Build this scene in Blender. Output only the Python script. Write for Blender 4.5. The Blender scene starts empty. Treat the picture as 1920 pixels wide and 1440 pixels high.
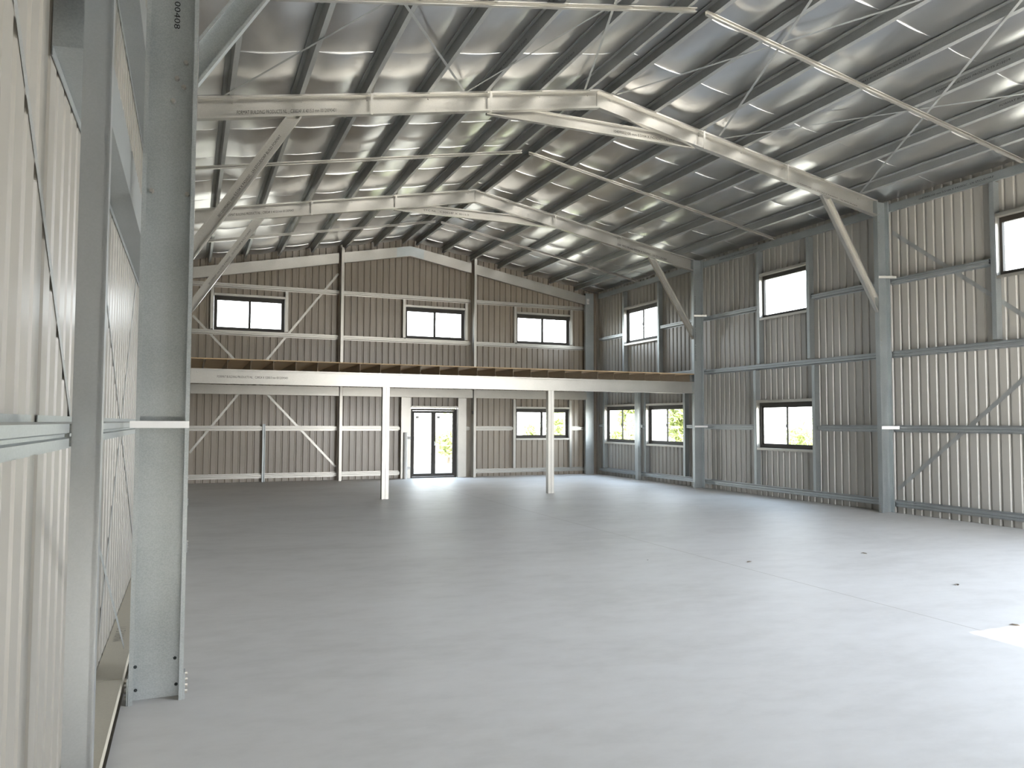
import bpy, bmesh, math, random
from mathutils import Vector, Matrix, noise as mnoise
random.seed(7)
V = Vector
scene = bpy.context.scene
C = scene.collection

# ------------------------------------------------------------------ dimensions (metres)
YP = [5.29, 11.0, 16.9, 22.62]          # portal frames
XI0, XI1 = 0.0, 12.15                   # inner column faces
XO0, XO1 = -0.30, 12.45                 # outer column faces
XS0, XS1 = -0.50, 12.60                 # wall sheets
YB, YF = 22.90, -0.58                   # back and front sheets
XA = 6.07
SL = 0.187                              # roof slope
RZ = 6.0                                # top of rafter at inner column face
CH = 1.69


def rtop(x):
    return RZ + SL * (x - XI0) if x <= XA else RZ + SL * (XA - XI0) - SL * (x - XA)


# ------------------------------------------------------------------ materials
def nodes(name):
    m = bpy.data.materials.new(name)
    m.use_nodes = True
    nt = m.node_tree
    return m, nt, nt.nodes['Principled BSDF'], nt.nodes['Material Output']


def N(nt, t, **kw):
    n = nt.nodes.new(t)
    for k, v in kw.items():
        if hasattr(n, k):
            setattr(n, k, v)
        else:
            n.inputs[k].default_value = v
    return n


def ramp(nt, fac, stops):
    r = nt.nodes.new('ShaderNodeValToRGB')
    e = r.color_ramp.elements
    while len(e) < len(stops):
        e.new(0.5)
    for i, (p, c) in enumerate(stops):
        e[i].position = p
        e[i].color = (c[0], c[1], c[2], 1)
    nt.links.new(fac, r.inputs['Fac'])
    return r.outputs['Color']


def simple(name, col, rough=0.5, metal=0.0, spec=0.5):
    m, nt, b, o = nodes(name)
    b.inputs['Base Color'].default_value = (*col, 1)
    b.inputs['Roughness'].default_value = rough
    b.inputs['Metallic'].default_value = metal
    b.inputs['Specular IOR Level'].default_value = spec
    return m


def galv(name, c0, c1, rough=0.42, metal=0.75, scale=40.0):
    m, nt, b, o = nodes(name)
    tc = N(nt, 'ShaderNodeNewGeometry')
    vo = N(nt, 'ShaderNodeTexVoronoi', Scale=scale)
    no = N(nt, 'ShaderNodeTexNoise', Scale=3.0, Detail=5.0)
    nt.links.new(tc.outputs['Position'], vo.inputs['Vector'])
    nt.links.new(tc.outputs['Position'], no.inputs['Vector'])
    mx = N(nt, 'ShaderNodeMix')
    mx.inputs['Factor'].default_value = 0.35
    sep = N(nt, 'ShaderNodeSeparateColor')
    nt.links.new(vo.outputs['Color'], sep.inputs['Color'])
    nt.links.new(no.outputs['Fac'], mx.inputs['A'])
    nt.links.new(sep.outputs['Red'], mx.inputs['B'])
    nt.links.new(ramp(nt, mx.outputs['Result'], [(0.25, c0), (0.75, c1)]), b.inputs['Base Color'])
    mr = N(nt, 'ShaderNodeMapRange')
    mr.inputs['To Min'].default_value = rough - 0.07
    mr.inputs['To Max'].default_value = rough + 0.09
    nt.links.new(mx.outputs['Result'], mr.inputs['Value'])
    nt.links.new(mr.outputs['Result'], b.inputs['Roughness'])
    b.inputs['Metallic'].default_value = metal
    return m


GALV = galv('galvanised_steel', (0.33, 0.365, 0.37), (0.45, 0.485, 0.49), 0.40, 0.8, 170.0)
GALVG = galv('dull_galvanised_girt_steel', (0.33, 0.36, 0.37), (0.43, 0.46, 0.47), 0.42, 0.75, 170.0)
STUDM = galv('smooth_galvanised_steel', (0.39, 0.415, 0.43), (0.43, 0.455, 0.47), 0.36, 0.85, 170.0)
TAN = galv('tan_lit_bottom_girt', (0.56, 0.52, 0.42), (0.64, 0.60, 0.49), 0.5, 0.4, 170.0)  # tan is warm reflected light painted into galvanised steel
GALVP = galv('galvanised_purlin_steel', (0.33, 0.345, 0.34), (0.46, 0.475, 0.47), 0.45, 0.7, 170.0)
GALVB = galv('bright_galvanised_steel', (0.39, 0.38, 0.345), (0.48, 0.465, 0.425), 0.34, 0.75, 170.0)
GALVJ = galv('bounce_tinted_joist_steel', (0.25, 0.19, 0.13), (0.33, 0.26, 0.18), 0.5, 0.3)  # brown is bounce light from the plywood, put into the steel colour
WHITE = simple('white_and_glare_steel', (0.9, 0.9, 0.89), 0.5)  # near-white paints strong light onto fly braces; pipe brackets are white
DARK = simple('dark_bronze_aluminium', (0.022, 0.018, 0.014), 0.5, 0.0, 0.3)
BLACK = simple('black_plastic', (0.01, 0.01, 0.01), 0.5)
INK = simple('black_stamp_ink', (0.02, 0.02, 0.022), 0.8, 0, 0.2)
SLOT = simple('slot_shadow', (0.03, 0.035, 0.035), 0.9, 0, 0.1)
PAPER = simple('white_paper', (0.8, 0.8, 0.78), 0.7)


def sheet_mat(name, c0, c1):
    m, nt, b, o = nodes(name)
    g = N(nt, 'ShaderNodeNewGeometry')
    no = N(nt, 'ShaderNodeTexNoise', Scale=1.3, Detail=4.0)
    nt.links.new(g.outputs['Position'], no.inputs['Vector'])
    nt.links.new(ramp(nt, no.outputs['Fac'], [(0.3, c0), (0.7, c1)]), b.inputs['Base Color'])
    b.inputs['Roughness'].default_value = 0.32
    b.inputs['Specular IOR Level'].default_value = 0.6
    return m


SHEET = sheet_mat('painted_wall_sheet', (0.375, 0.36, 0.32), (0.415, 0.40, 0.36))
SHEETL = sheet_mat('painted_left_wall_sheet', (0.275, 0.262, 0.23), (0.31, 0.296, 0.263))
SHEETB = sheet_mat('painted_gable_sheet', (0.30, 0.255, 0.20), (0.34, 0.29, 0.23))


def foil_mat():
    m, nt, b, o = nodes('foil_faced_insulation')
    g = N(nt, 'ShaderNodeNewGeometry')
    b.inputs['Metallic'].default_value = 1.0
    b.inputs['Roughness'].default_value = 0.29
    mp = N(nt, 'ShaderNodeMapping')
    mp.inputs['Scale'].default_value = (2.2, 1.0, 1.0)
    nt.links.new(g.outputs['Position'], mp.inputs['Vector'])
    n1 = N(nt, 'ShaderNodeTexNoise', Scale=1.6, Detail=3.0)
    n2 = N(nt, 'ShaderNodeTexNoise', Scale=26.0, Detail=4.0)
    nt.links.new(mp.outputs['Vector'], n1.inputs['Vector'])
    nt.links.new(g.outputs['Position'], n2.inputs['Vector'])
    nt.links.new(ramp(nt, n1.outputs['Fac'], [(0.3, (0.62, 0.62, 0.625)), (0.7, (0.70, 0.70, 0.70))]), b.inputs['Base Color'])
    b1 = N(nt, 'ShaderNodeBump')
    b1.inputs['Strength'].default_value = 0.06
    b1.inputs['Distance'].default_value = 0.05
    nt.links.new(n1.outputs['Fac'], b1.inputs['Height'])
    b2 = N(nt, 'ShaderNodeBump')
    b2.inputs['Strength'].default_value = 0.05
    b2.inputs['Distance'].default_value = 0.01
    nt.links.new(n2.outputs['Fac'], b2.inputs['Height'])
    nt.links.new(b1.outputs['Normal'], b2.inputs['Normal'])
    nt.links.new(b2.outputs['Normal'], b.inputs['Normal'])
    return m


FOIL = foil_mat()


def concrete():
    m, nt, b, o = nodes('trowelled_concrete')
    g = N(nt, 'ShaderNodeNewGeometry')
    mp = N(nt, 'ShaderNodeMapping')
    mp.inputs['Scale'].default_value = (0.55, 1.0, 1.0)
    mp.inputs['Rotation'].default_value = (0, 0, 0.35)
    nt.links.new(g.outputs['Position'], mp.inputs['Vector'])
    n1 = N(nt, 'ShaderNodeTexNoise', Scale=0.8, Detail=6.0, Roughness=0.6)
    n2 = N(nt, 'ShaderNodeTexNoise', Scale=5.0, Detail=8.0, Roughness=0.65)
    for n in (n1, n2):
        nt.links.new(mp.outputs['Vector'], n.inputs['Vector'])
    mx = N(nt, 'ShaderNodeMix')
    mx.inputs['Factor'].default_value = 0.45
    nt.links.new(n1.outputs['Fac'], mx.inputs['A'])
    nt.links.new(n2.outputs['Fac'], mx.inputs['B'])
    col = ramp(nt, mx.outputs['Result'], [(0.30, (0.66, 0.645, 0.61)), (0.5, (0.79, 0.775, 0.745)), (0.70, (0.87, 0.86, 0.835))])
    # saw-cut joint running down the slab at x = 6.03
    sx = N(nt, 'ShaderNodeSeparateXYZ')
    nt.links.new(g.outputs['Position'], sx.inputs['Vector'])
    a = N(nt, 'ShaderNodeMath', operation='SUBTRACT')
    a.inputs[1].default_value = 6.03
    nt.links.new(sx.outputs['X'], a.inputs[0])
    ab = N(nt, 'ShaderNodeMath', operation='ABSOLUTE')
    nt.links.new(a.outputs[0], ab.inputs[0])
    lt = N(nt, 'ShaderNodeMath', operation='LESS_THAN')
    lt.inputs[1].default_value = 0.006
    nt.links.new(ab.outputs[0], lt.inputs[0])
    mc = N(nt, 'ShaderNodeMix', data_type='RGBA')
    nt.links.new(lt.outputs[0], mc.inputs['Factor'])
    nt.links.new(col, mc.inputs[6])
    mc.inputs[7].default_value = (0.5, 0.47, 0.42, 1)
    nt.links.new(mc.outputs[2], b.inputs['Base Color'])
    mr = N(nt, 'ShaderNodeMapRange')
    mr.inputs['To Min'].default_value = 0.42
    mr.inputs['To Max'].default_value = 0.62
    nt.links.new(n2.outputs['Fac'], mr.inputs['Value'])
    nt.links.new(mr.outputs['Result'], b.inputs['Roughness'])
    bp = N(nt, 'ShaderNodeBump')
    bp.inputs['Strength'].default_value = 0.06
    bp.inputs['Distance'].default_value = 0.01
    nt.links.new(n2.outputs['Fac'], bp.inputs['Height'])
    nt.links.new(bp.outputs['Normal'], b.inputs['Normal'])
    return m


CONC = concrete()


def ply_mat():
    m, nt, b, o = nodes('plywood')
    g = N(nt, 'ShaderNodeNewGeometry')
    mp = N(nt, 'ShaderNodeMapping')
    mp.inputs['Scale'].default_value = (0.6, 6, 6)
    nt.links.new(g.outputs['Position'], mp.inputs['Vector'])
    n1 = N(nt, 'ShaderNodeTexNoise', Scale=4.0, Detail=5.0)
    nt.links.new(mp.outputs['Vector'], n1.inputs['Vector'])
    nt.links.new(ramp(nt, n1.outputs['Fac'], [(0.3, (0.42, 0.26, 0.12)), (0.7, (0.62, 0.43, 0.23))]), b.inputs['Base Color'])
    b.inputs['Roughness'].default_value = 0.6
    return m


PLY = ply_mat()


def ground_mat():
    m, nt, b, o = nodes('dry_pale_gravel')
    g = N(nt, 'ShaderNodeNewGeometry')
    n1 = N(nt, 'ShaderNodeTexNoise', Scale=0.5, Detail=8.0)
    nt.links.new(g.outputs['Position'], n1.inputs['Vector'])
    nt.links.new(ramp(nt, n1.outputs['Fac'], [(0.35, (0.22, 0.20, 0.16)), (0.65, (0.30, 0.27, 0.22))]), b.inputs['Base Color'])
    b.inputs['Roughness'].default_value = 0.9
    return m


GROUND = ground_mat()


def leaf_mat(name, c0, c1):
    m, nt, b, o = nodes(name)
    oi = N(nt, 'ShaderNodeNewGeometry')
    nt.links.new(ramp(nt, oi.outputs['Random Per Island'], [(0.0, c0), (1.0, c1)]), b.inputs['Base Color'])
    b.inputs['Roughness'].default_value = 0.55
    tr = N(nt, 'ShaderNodeBsdfTranslucent')
    tr.inputs['Color'].default_value = (*c1, 1)
    mx = N(nt, 'ShaderNodeMixShader')
    mx.inputs['Fac'].default_value = 0.4
    nt.links.new(b.outputs[0], mx.inputs[1])
    nt.links.new(tr.outputs[0], mx.inputs[2])
    nt.links.new(mx.outputs[0], o.inputs['Surface'])
    return m


LEAF = leaf_mat('yellow_green_leaves', (0.30, 0.36, 0.12), (0.55, 0.60, 0.26))
BARK = simple('grey_bark', (0.2, 0.16, 0.12), 0.9)
DRYLEAF = simple('dry_brown_leaf', (0.16, 0.12, 0.08), 0.8)


def glass_mat():
    m, nt, b, o = nodes('window_glass')
    nt.nodes.remove(b)
    t = N(nt, 'ShaderNodeBsdfTransparent')
    t.inputs['Color'].default_value = (0.93, 0.95, 0.94, 1)
    g = N(nt, 'ShaderNodeBsdfGlossy')
    g.inputs['Roughness'].default_value = 0.02
    lw = N(nt, 'ShaderNodeLayerWeight', Blend=0.5)
    pw = N(nt, 'ShaderNodeMath', operation='POWER')
    pw.inputs[1].default_value = 5.0
    nt.links.new(lw.outputs['Facing'], pw.inputs[0])
    f = N(nt, 'ShaderNodeMath', operation='MULTIPLY_ADD')
    f.inputs[1].default_value = 0.6
    f.inputs[2].default_value = 0.04
    nt.links.new(pw.outputs[0], f.inputs[0])
    mx = N(nt, 'ShaderNodeMixShader')
    nt.links.new(f.outputs[0], mx.inputs['Fac'])
    nt.links.new(t.outputs[0], mx.inputs[1])
    nt.links.new(g.outputs[0], mx.inputs[2])
    nt.links.new(mx.outputs[0], o.inputs['Surface'])
    return m


GLASS = glass_mat()


# ------------------------------------------------------------------ mesh helpers
def obj(name, bm, mat, parent=None, origin=None, smooth=False):
    origin = V(origin) if origin is not None else V((0, 0, 0))
    bmesh.ops.recalc_face_normals(bm, faces=bm.faces[:])
    if origin.length:
        bmesh.ops.translate(bm, verts=bm.verts[:], vec=-origin)
    me = bpy.data.meshes.new(name)
    bm.to_mesh(me)
    bm.free()
    for mm in (mat if isinstance(mat, (list, tuple)) else [mat]):
        me.materials.append(mm)
    if smooth:
        for p in me.polygons:
            p.use_smooth = True
    o = bpy.data.objects.new(name, me)
    C.objects.link(o)
    o.location = origin
    if parent is not None:
        o.parent = parent
        o.location = origin - parent_origin(parent)
    return o


def parent_origin(p):
    v = V(p.location)
    while p.parent is not None:
        p = p.parent
        v = v + V(p.location)
    return v


def empty(name, loc):
    o = bpy.data.objects.new(name, None)
    C.objects.link(o)
    o.location = V(loc)
    o.empty_display_size = 0.1
    return o


def tag(o, label, cat, group=None, kind='thing'):
    o['label'] = label
    o['category'] = cat
    o['kind'] = kind
    if group:
        o['group'] = group
    return o


def box(bm, x0, x1, y0, y1, z0, z1):
    vs = [bm.verts.new((x, y, z)) for x in (x0, x1) for y in (y0, y1) for z in (z0, z1)]
    for f in ((0, 1, 3, 2), (4, 6, 7, 5), (0, 4, 5, 1), (2, 3, 7, 6), (0, 2, 6, 4), (1, 5, 7, 3)):
        bm.faces.new([vs[i] for i in f])
    return bm


def sweep(bm, prof, P, Q, U, W, cutA=None, cutB=None):
    """Extrude the closed 2-D profile [(u, w)] from P to Q; the ends may be cut along planes (point, normal)."""
    P, Q, U, W = V(P), V(Q), V(U), V(W)
    D = (Q - P).normalized()
    ra, rb = [], []
    for u, w in prof:
        off = U * u + W * w
        for base, cut, lst in ((P, cutA, ra), (Q, cutB, rb)):
            p = base + off
            if cut is not None:
                c, n = V(cut[0]), V(cut[1])
                p = p + D * ((c - p).dot(n) / D.dot(n))
            lst.append(bm.verts.new(p))
    n = len(prof)
    for i in range(n):
        j = (i + 1) % n
        bm.faces.new((ra[i], ra[j], rb[j], rb[i]))
    bm.faces.new(ra[::-1])
    bm.faces.new(rb)
    return bm


def c_prof(d, b, l=0.02, t=0.005):
    return [(0, 0), (d, 0), (d, b), (d - l, b), (d - l, b - t), (d - t, b - t), (d - t, t), (t, t), (t, b - t), (l, b - t), (l, b), (0, b)]


def z_prof(d, b, l=0.016, t=0.004):
    # web along u, bottom flange to +w, top flange to -w
    return [(0, 0), (0, b), (l, b), (l, b - t), (t, b - t), (t, t), (d, t), (d, -b), (d - l, -b), (d - l, -b + t), (d - t, -b + t), (d - t, 0)]


GP = [(-0.070, 0), (-0.070, 0.004), (-0.046, 0.004), (-0.040, 0.118), (-0.010, 0.118), (-0.005, 0.104), (0.005, 0.104),
      (0.010, 0.118), (0.040, 0.118), (0.046, 0.004), (0.070, 0.004), (0.070, 0)]


def rect_prof(a, b):
    return [(-a / 2, 0), (a / 2, 0), (a / 2, b), (-a / 2, b)]


def member(name, prof, P, Q, U, W, mat, parent=None, cutA=None, cutB=None):
    bm = bmesh.new()
    sweep(bm, prof, P, Q, U, W, cutA, cutB)
    return obj(name, bm, mat, parent, P)


def dome(bm, c, n, r=0.012, h=0.008):
    n = V(n).normalized()
    a = n.orthogonal().normalized()
    b = n.cross(a)
    c = V(c)
    ring = [bm.verts.new(c + (a * math.cos(k * math.pi / 3) + b * math.sin(k * math.pi / 3)) * r) for k in range(6)]
    rin = [bm.verts.new(c + n * h + (a * math.cos(k * math.pi / 3) + b * math.sin(k * math.pi / 3)) * r * 0.8) for k in range(6)]
    for k in range(6):
        j = (k + 1) % 6
        bm.faces.new((ring[k], ring[j], rin[j], rin[k]))
    bm.faces.new(rin)


def bolts(pts, n, parent, r=0.012, h=0.008, name='bolt', mat=None):
    for p in pts:
        bm = bmesh.new()
        dome(bm, p, n, r, h)
        obj(name, bm, mat or GALVB, parent, p)


def text(body, P, xdir, ydir, size, parent, name='stamped_lettering', mat=None, width=None):
    cu = bpy.data.curves.new(name, 'FONT')
    cu.body = body
    cu.size = size
    cu.resolution_u = 2
    cu.materials.append(mat or INK)
    o = bpy.data.objects.new(name, cu)
    C.objects.link(o)
    bpy.context.view_layer.update()
    if width:
        w = o.dimensions.x
        if w > 0:
            cu.extrude = 0
            sx = width / w
        else:
            sx = 1
    else:
        sx = 1
    X, Y = V(xdir).normalized(), V(ydir).normalized()
    Z = X.cross(Y)
    me = to_mesh(o, name)
    m = Matrix((X * sx, Y, Z)).transposed().to_4x4()
    me.transform(m)
    bpy.data.objects.remove(o)
    bpy.data.curves.remove(cu)
    o = bpy.data.objects.new(name, me)
    C.objects.link(o)
    o.parent = parent
    o.location = V(P) - parent_origin(parent)
    return o


def to_mesh(o, name):
    dg = bpy.context.evaluated_depsgraph_get()
    me = bpy.data.meshes.new_from_object(o.evaluated_get(dg))
    me.name = name
    return me


ORD = ['first', 'second', 'third', 'fourth', 'fifth', 'sixth', 'seventh', 'eighth', 'ninth', 'tenth', 'eleventh', 'twelfth', 'thirteenth',
       'fourteenth', 'fifteenth', 'sixteenth', 'seventeenth', 'eighteenth', 'nineteenth', 'twentieth', 'twenty-first', 'twenty-second',
       'twenty-third', 'twenty-fourth', 'twenty-fifth', 'twenty-sixth', 'twenty-seventh']

# ------------------------------------------------------------------ openings
# right wall: (y0, y1, z0, z1, panes, screened)
RW = [(6.95, 8.78, 4.18, 5.18, 1, 'galvanised-lined window cut off by the right edge of the picture'),
      (13.12, 14.64, 4.18, 5.19, 1, 'single-pane window high in the right wall between the two right-hand columns'),
      (13.00, 14.79, 1.11, 2.18, 2, 'low sliding window in right wall between the two right-hand columns'),
      (19.00, 20.85, 4.14, 5.22, 2, 'sliding window in right wall just above the mezzanine floor'),
      (17.76, 19.63, 1.07, 2.20, 2, 'low sliding window beside the farther right-hand column, under the mezzanine'),
      (20.26, 22.10, 1.07, 2.21, 2, 'low sliding window in right wall next to the back corner')]
# back wall: (x0, x1, z0, z1)
BW = [(0.56, 2.45, 4.22, 5.19, 'sliding window above the mezzanine beside the crossed straps'),
      (5.98, 7.88, 4.22, 5.19, 'sliding window above the mezzanine directly over the glass door'),
      (9.64, 11.55, 4.22, 5.19, 'sliding window above the mezzanine nearest the back right corner'),
      (9.62, 11.52, 1.18, 2.14, 'low sliding window in gable wall behind the second mezzanine post')]
DOOR = (6.16, 7.65, 0.0, 2.12)


def ribbed(name, axis, pos, out, a0, a1, zb, ztop, openings, mat, extra=None):
    """A ribbed sheet wall. axis 'x': runs along x at y = pos; axis 'y': runs along y at x = pos. Ribs stand outward."""
    pitch = 0.19
    br = {round(a0, 4), round(a1, 4)}
    k = math.floor(a0 / pitch)
    while k * pitch < a1:
        for f in (0.0, 0.125, 0.145, 0.170):
            v = k * pitch + f
            if a0 < v < a1:
                br.add(round(v, 4))
        k += 1
    for (o0, o1, _, _) in openings:
        for v in (o0, o1):
            if a0 < v < a1:
                br.add(round(v, 4))
    if axis == 'x':
        br.add(XA)
    br = sorted(br)

    def off(a):
        f = a % pitch
        if f < 0.125:
            return 0.0
        if f < 0.145:
            return 0.03 * (f - 0.125) / 0.02
        if f < 0.170:
            return 0.03
        return 0.03 * (pitch - f) / 0.02

    bm = bmesh.new()

    def pt(a, z):
        p = pos + out * off(a)
        return (a, p, z) if axis == 'x' else (p, a, z)

    for i in range(len(br) - 1):
        u0, u1 = br[i], br[i + 1]
        mid = (u0 + u1) / 2
        cuts = sorted((o[2], o[3]) for o in openings if o[0] <= mid <= o[1])
        spans, z = [], zb
        for c0, c1 in cuts:
            if c0 > z:
                spans.append((z, c0))
            z = max(z, c1)
        spans.append((z, None))
        for s0, s1 in spans:
            za, zc = (ztop(u0), ztop(u1)) if s1 is None else (s1, s1)
            q = [bm.verts.new(pt(u0, s0)), bm.verts.new(pt(u1, s0)), bm.verts.new(pt(u1, zc)), bm.verts.new(pt(u0, za))]
            bm.faces.new(q)
    if extra:
        extra(bm)
    return obj(name, bm, mat)


def structure(o, label, cat):
    return tag(o, label, cat, None, 'structure')


def roof_z(x):
    return rtop(x) + 0.32


structure(ribbed('wall_right', 'y', XS1, 1, YF, YB, -0.21, lambda y: 6.25, [w[:4] for w in RW] + [(0.0, 5.0, -0.21, 3.4)], SHEET,  # unseen side opening added to brighten the floor and left wall
                 lambda bm: box(bm, XI1 - 0.05, XS1 + 0.02, YF, YB, -0.075, -0.065)),
          'ribbed metal wall down the right side with six windows', 'wall')
structure(ribbed('wall_left', 'y', XS0, -1, YF, YB, -0.21, lambda y: 6.25, [], SHEETL,
                 lambda bm: box(bm, XS0 - 0.02, XI0 + 0.05, YF, YB, -0.075, -0.065)),
          'windowless ribbed metal wall close on the left', 'wall')
structure(ribbed('wall_back', 'x', YB, 1, XS0, XS1, -0.21, roof_z, [w[:4] for w in BW] + [DOOR], SHEETB,
                 lambda bm: box(bm, XS0, XS1, YB - 0.45, YB + 0.02, -0.075, -0.065)),
          'ribbed brown metal gable wall at the far end', 'wall')
structure(ribbed('wall_front', 'x', YF, -1, XS0, XS1, -0.21, roof_z, [(5.9, 12.0, -0.21, 4.6), (-0.2, 5.2, -0.21, 0.4)], SHEET),  # low opening is unseen, added to light the near stud and column
          'ribbed gable wall with a tall doorway and an added low light opening behind the viewer', 'wall')

bm = bmesh.new()
box(bm, -0.34, 12.47, YF, 22.86, -0.2, 0.0)
structure(obj('floor', bm, CONC), 'pale trowelled concrete slab with a fine saw-cut joint', 'floor')
bm = bmesh.new()
bm2 = bmesh.ops.create_grid(bm, x_segments=1, y_segments=1, size=90)
bmesh.ops.translate(bm, verts=bm.verts[:], vec=(6, 10, -0.21))
structure(obj('ground', bm, GROUND), 'pale sunlit ground outside the shed', 'ground')

# ------------------------------------------------------------------ ceiling: foil blanket sagging between the purlins
PUR_L = [0.40, 1.32, 2.24, 3.16, 4.08, 5.00, 5.86]
PUR_R = [6.28, 7.12, 8.04, 8.96, 9.88, 10.80, 11.72]
PD = 0.15


def ceiling():
    bm = bmesh.new()
    # fixed lines: the blanket lies flat on each purlin flange and sags between them
    xs = [(-0.57, None, 0.0), (-0.56, None, 0.0)]
    allp = PUR_L + PUR_R
    prev = -0.55
    for i, x in enumerate(allp + [12.67]):
        lo = x - (0.068 if x < 12.6 else 0.0)
        n = 10 if lo - prev > 0.4 else 3
        for k in range(n + 1):
            xs.append((prev + (lo - prev) * k / n, i, k / n))
        prev = x + 0.008
    xs.append((12.68, None, 0.0))
    xs.append((12.69, None, 0.0))
    edges, v = [-0.66], 9.9 - 1.42 * 7
    while v < 22.95:
        if v > -0.5:
            edges.append(v)
        v += 1.42 if v < 9.8 else 1.37
    edges.append(22.98)
    T = [0.0, 0.012, 0.035, 0.08, 0.15, 0.23, 0.32, 0.42, 0.52, 0.62, 0.72, 0.80, 0.87, 0.92, 0.96, 0.985, 1.0]
    ys = []
    for i in range(len(edges) - 1):
        for tv in T:
            ys.append((edges[i] + (edges[i + 1] - edges[i]) * tv, i, tv))
    grid = []
    for (yy, pj, tv) in ys:
        row = []
        for q, (x, pi, tu) in enumerate(xs):
            base = rtop(x) + PD * 1.017 + 0.012
            if q in (0, len(xs) - 1):
                base = 5.72
            if pi is not None and 0 < tu < 1:
                wide = 0.055 if 0 < pi < len(allp) else 0.03
                if pi == 7:
                    wide = 0.02
                amp = wide * (1.0 + 0.45 * mnoise.noise((pi * 3.1, pj * 1.7, 0.3)))
                prof = math.sin(math.pi * tu)
                skew = 0.08 * mnoise.noise((pi * 1.3, pj * 2.1, 4.0))
                pil = 0.50 + 0.50 * max(0.0, math.sin(math.pi * min(1, max(0, tv + skew * tv * (1 - tv) * 4)))) ** 0.75
                z = base - amp * prof * pil - (0.010 * prof if tv < 0.5 else 0.0) * (1 - tv)
                z -= 0.004 * prof * mnoise.noise((x * 3.0, yy * 2.0, 1.0))
            else:
                z = base
            row.append(bm.verts.new((x, yy, z)))
        grid.append(row)
    for a in range(len(grid) - 1):
        step = ys[a][2] == 1.0
        for b in range(len(xs) - 1):
            f = bm.faces.new((grid[a][b], grid[a][b + 1], grid[a + 1][b + 1], grid[a + 1][b]))
            f.smooth = not step
    for a in range(len(grid)):
        if ys[a][2] in (0.0, 1.0):
            for b in range(len(xs) - 1):
                e = bm.edges.get((grid[a][b], grid[a][b + 1]))
                if e:
                    e.smooth = False
    # the two rows at a seam share their y; part them by a millimetre
    for a in range(len(grid)):
        if ys[a][2] == 0.0 and a > 0:
            for v_ in grid[a]:
                v_.co.y += 0.0015
    return obj('ceiling', bm, FOIL)


structure(ceiling(), 'silver foil insulation sagging between the roof purlins', 'ceiling')

# ------------------------------------------------------------------ columns
NEG_Y = V((0, -1, 0))


def column(xa, y, side, label, h=6.0, d=0.30):
    t = empty('steel_column', (xa, y, 0))
    member('channel', c_prof(d, 0.10, 0.024, 0.005), (xa, y, 0), (xa, y, h), (1, 0, 0), NEG_Y, GALV, t)
    tag(t, label, 'column', 'galvanised columns along the side walls')
    # base cleats bolted to the slab against both flanges
    for s, xc in ((-1, xa - 0.002), (1, xa + d + 0.002)):
        bm = bmesh.new()
        box(bm, min(xc, xc + s * 0.008), max(xc, xc + s * 0.008), y - 0.095, y - 0.01, 0.002, 0.16)
        cl = obj('base_cleat', bm, GALV, t, (xc, y, 0))
        for k in range(4):
            bm = bmesh.new()
            dome(bm, (xc + s * 0.009, y - 0.05, 0.035 + k * 0.035), (s, 0, 0), 0.014, 0.014)
            obj('bolt', bm, GALVB, cl, (xc, y - 0.05, 0.03 + k * 0.035))
    return t


c0 = column(XO0, YP[0], 0, 'large galvanised channel column close to camera, stamped with a black number')
text('1100408', (-0.145, YP[0] - 0.0065, 4.45), (0, 0, -1), (1, 0, 0), 0.05, c0, width=0.24)
bolts([(-0.07, YP[0] - 0.006, 3.98), (-0.12, YP[0] - 0.006, 3.87), (-0.08, YP[0] - 0.006, 3.82), (-0.14, YP[0] - 0.006, 3.72), (-0.25, YP[0] - 0.006, 3.13),
       (-0.045, YP[0] - 0.006, 3.13)], (0, -1, 0), c0, 0.017, 0.022)
bolts([(-0.265, YP[0] - 0.006, 0.06), (-0.04, YP[0] - 0.006, 0.07), (-0.27, YP[0] - 0.006, 0.20), (-0.05, YP[0] - 0.006, 0.23)], (0, -1, 0), c0, 0.011, 0.004, 'hole', SLOT)
column(XO0, YP[1], 0, 'galvanised column against the left wall, first beyond the close stamped column')
column(XO0, YP[2], 0, 'galvanised column against the left wall at the end of the mezzanine beam')
c1 = column(XI1, YP[1], 1, 'galvanised channel column on right wall with crossed straps starting at its foot')
c2 = column(XI1, YP[2], 1, 'galvanised channel column on right wall carrying the mezzanine beam')
for c, y in ((c1, YP[1]), (c2, YP[2])):
    text('1100409 1100409 1100409 1100409', (XI1 + 0.10, y - 0.0065, 5.05), (0, 0, -1), (1, 0, 0), 0.035, c, width=1.45 if y < 12 else 1.7)
    bolts([(XI1 + 0.14, y - 0.006, z) for z in (5.75, 5.6, 5.2, 3.3, 3.2)], (0, -1, 0), c, 0.011, 0.01)
# end-wall corner columns
for xa, lab in ((XO0, 'galvanised corner column at the left end of the far gable wall'), (XI1 - 0.10, 'flat-faced corner column in back right corner with a small white tag')):
    t = empty('steel_column', (xa, 22.62, 0))
    tag(t, lab, 'column', 'galvanised columns along the side walls')
    member('channel', c_prof(0.30, 0.10, 0.024, 0.005), (xa, 22.62, 0), (xa, 22.62, 5.98), (1, 0, 0), (0, 1, 0), GALV, t)
    if xa > 5:
        bm = bmesh.new()
        box(bm, xa + 0.04, xa + 0.13, 22.612, 22.618, 5.62, 5.80)
        tg = obj('tag', bm, PAPER, t, (xa + 0.085, 22.615, 5.7))
        text('152', (xa + 0.055, 22.610, 5.68), (1, 0, 0), (0, 0, 1), 0.05, tg, 'tag_lettering')
        bolts([(xa + 0.26, 22.618, z) for z in (5.4, 4.9, 3.6, 3.3)], (0, -1, 0), t, 0.01, 0.01)

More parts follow.
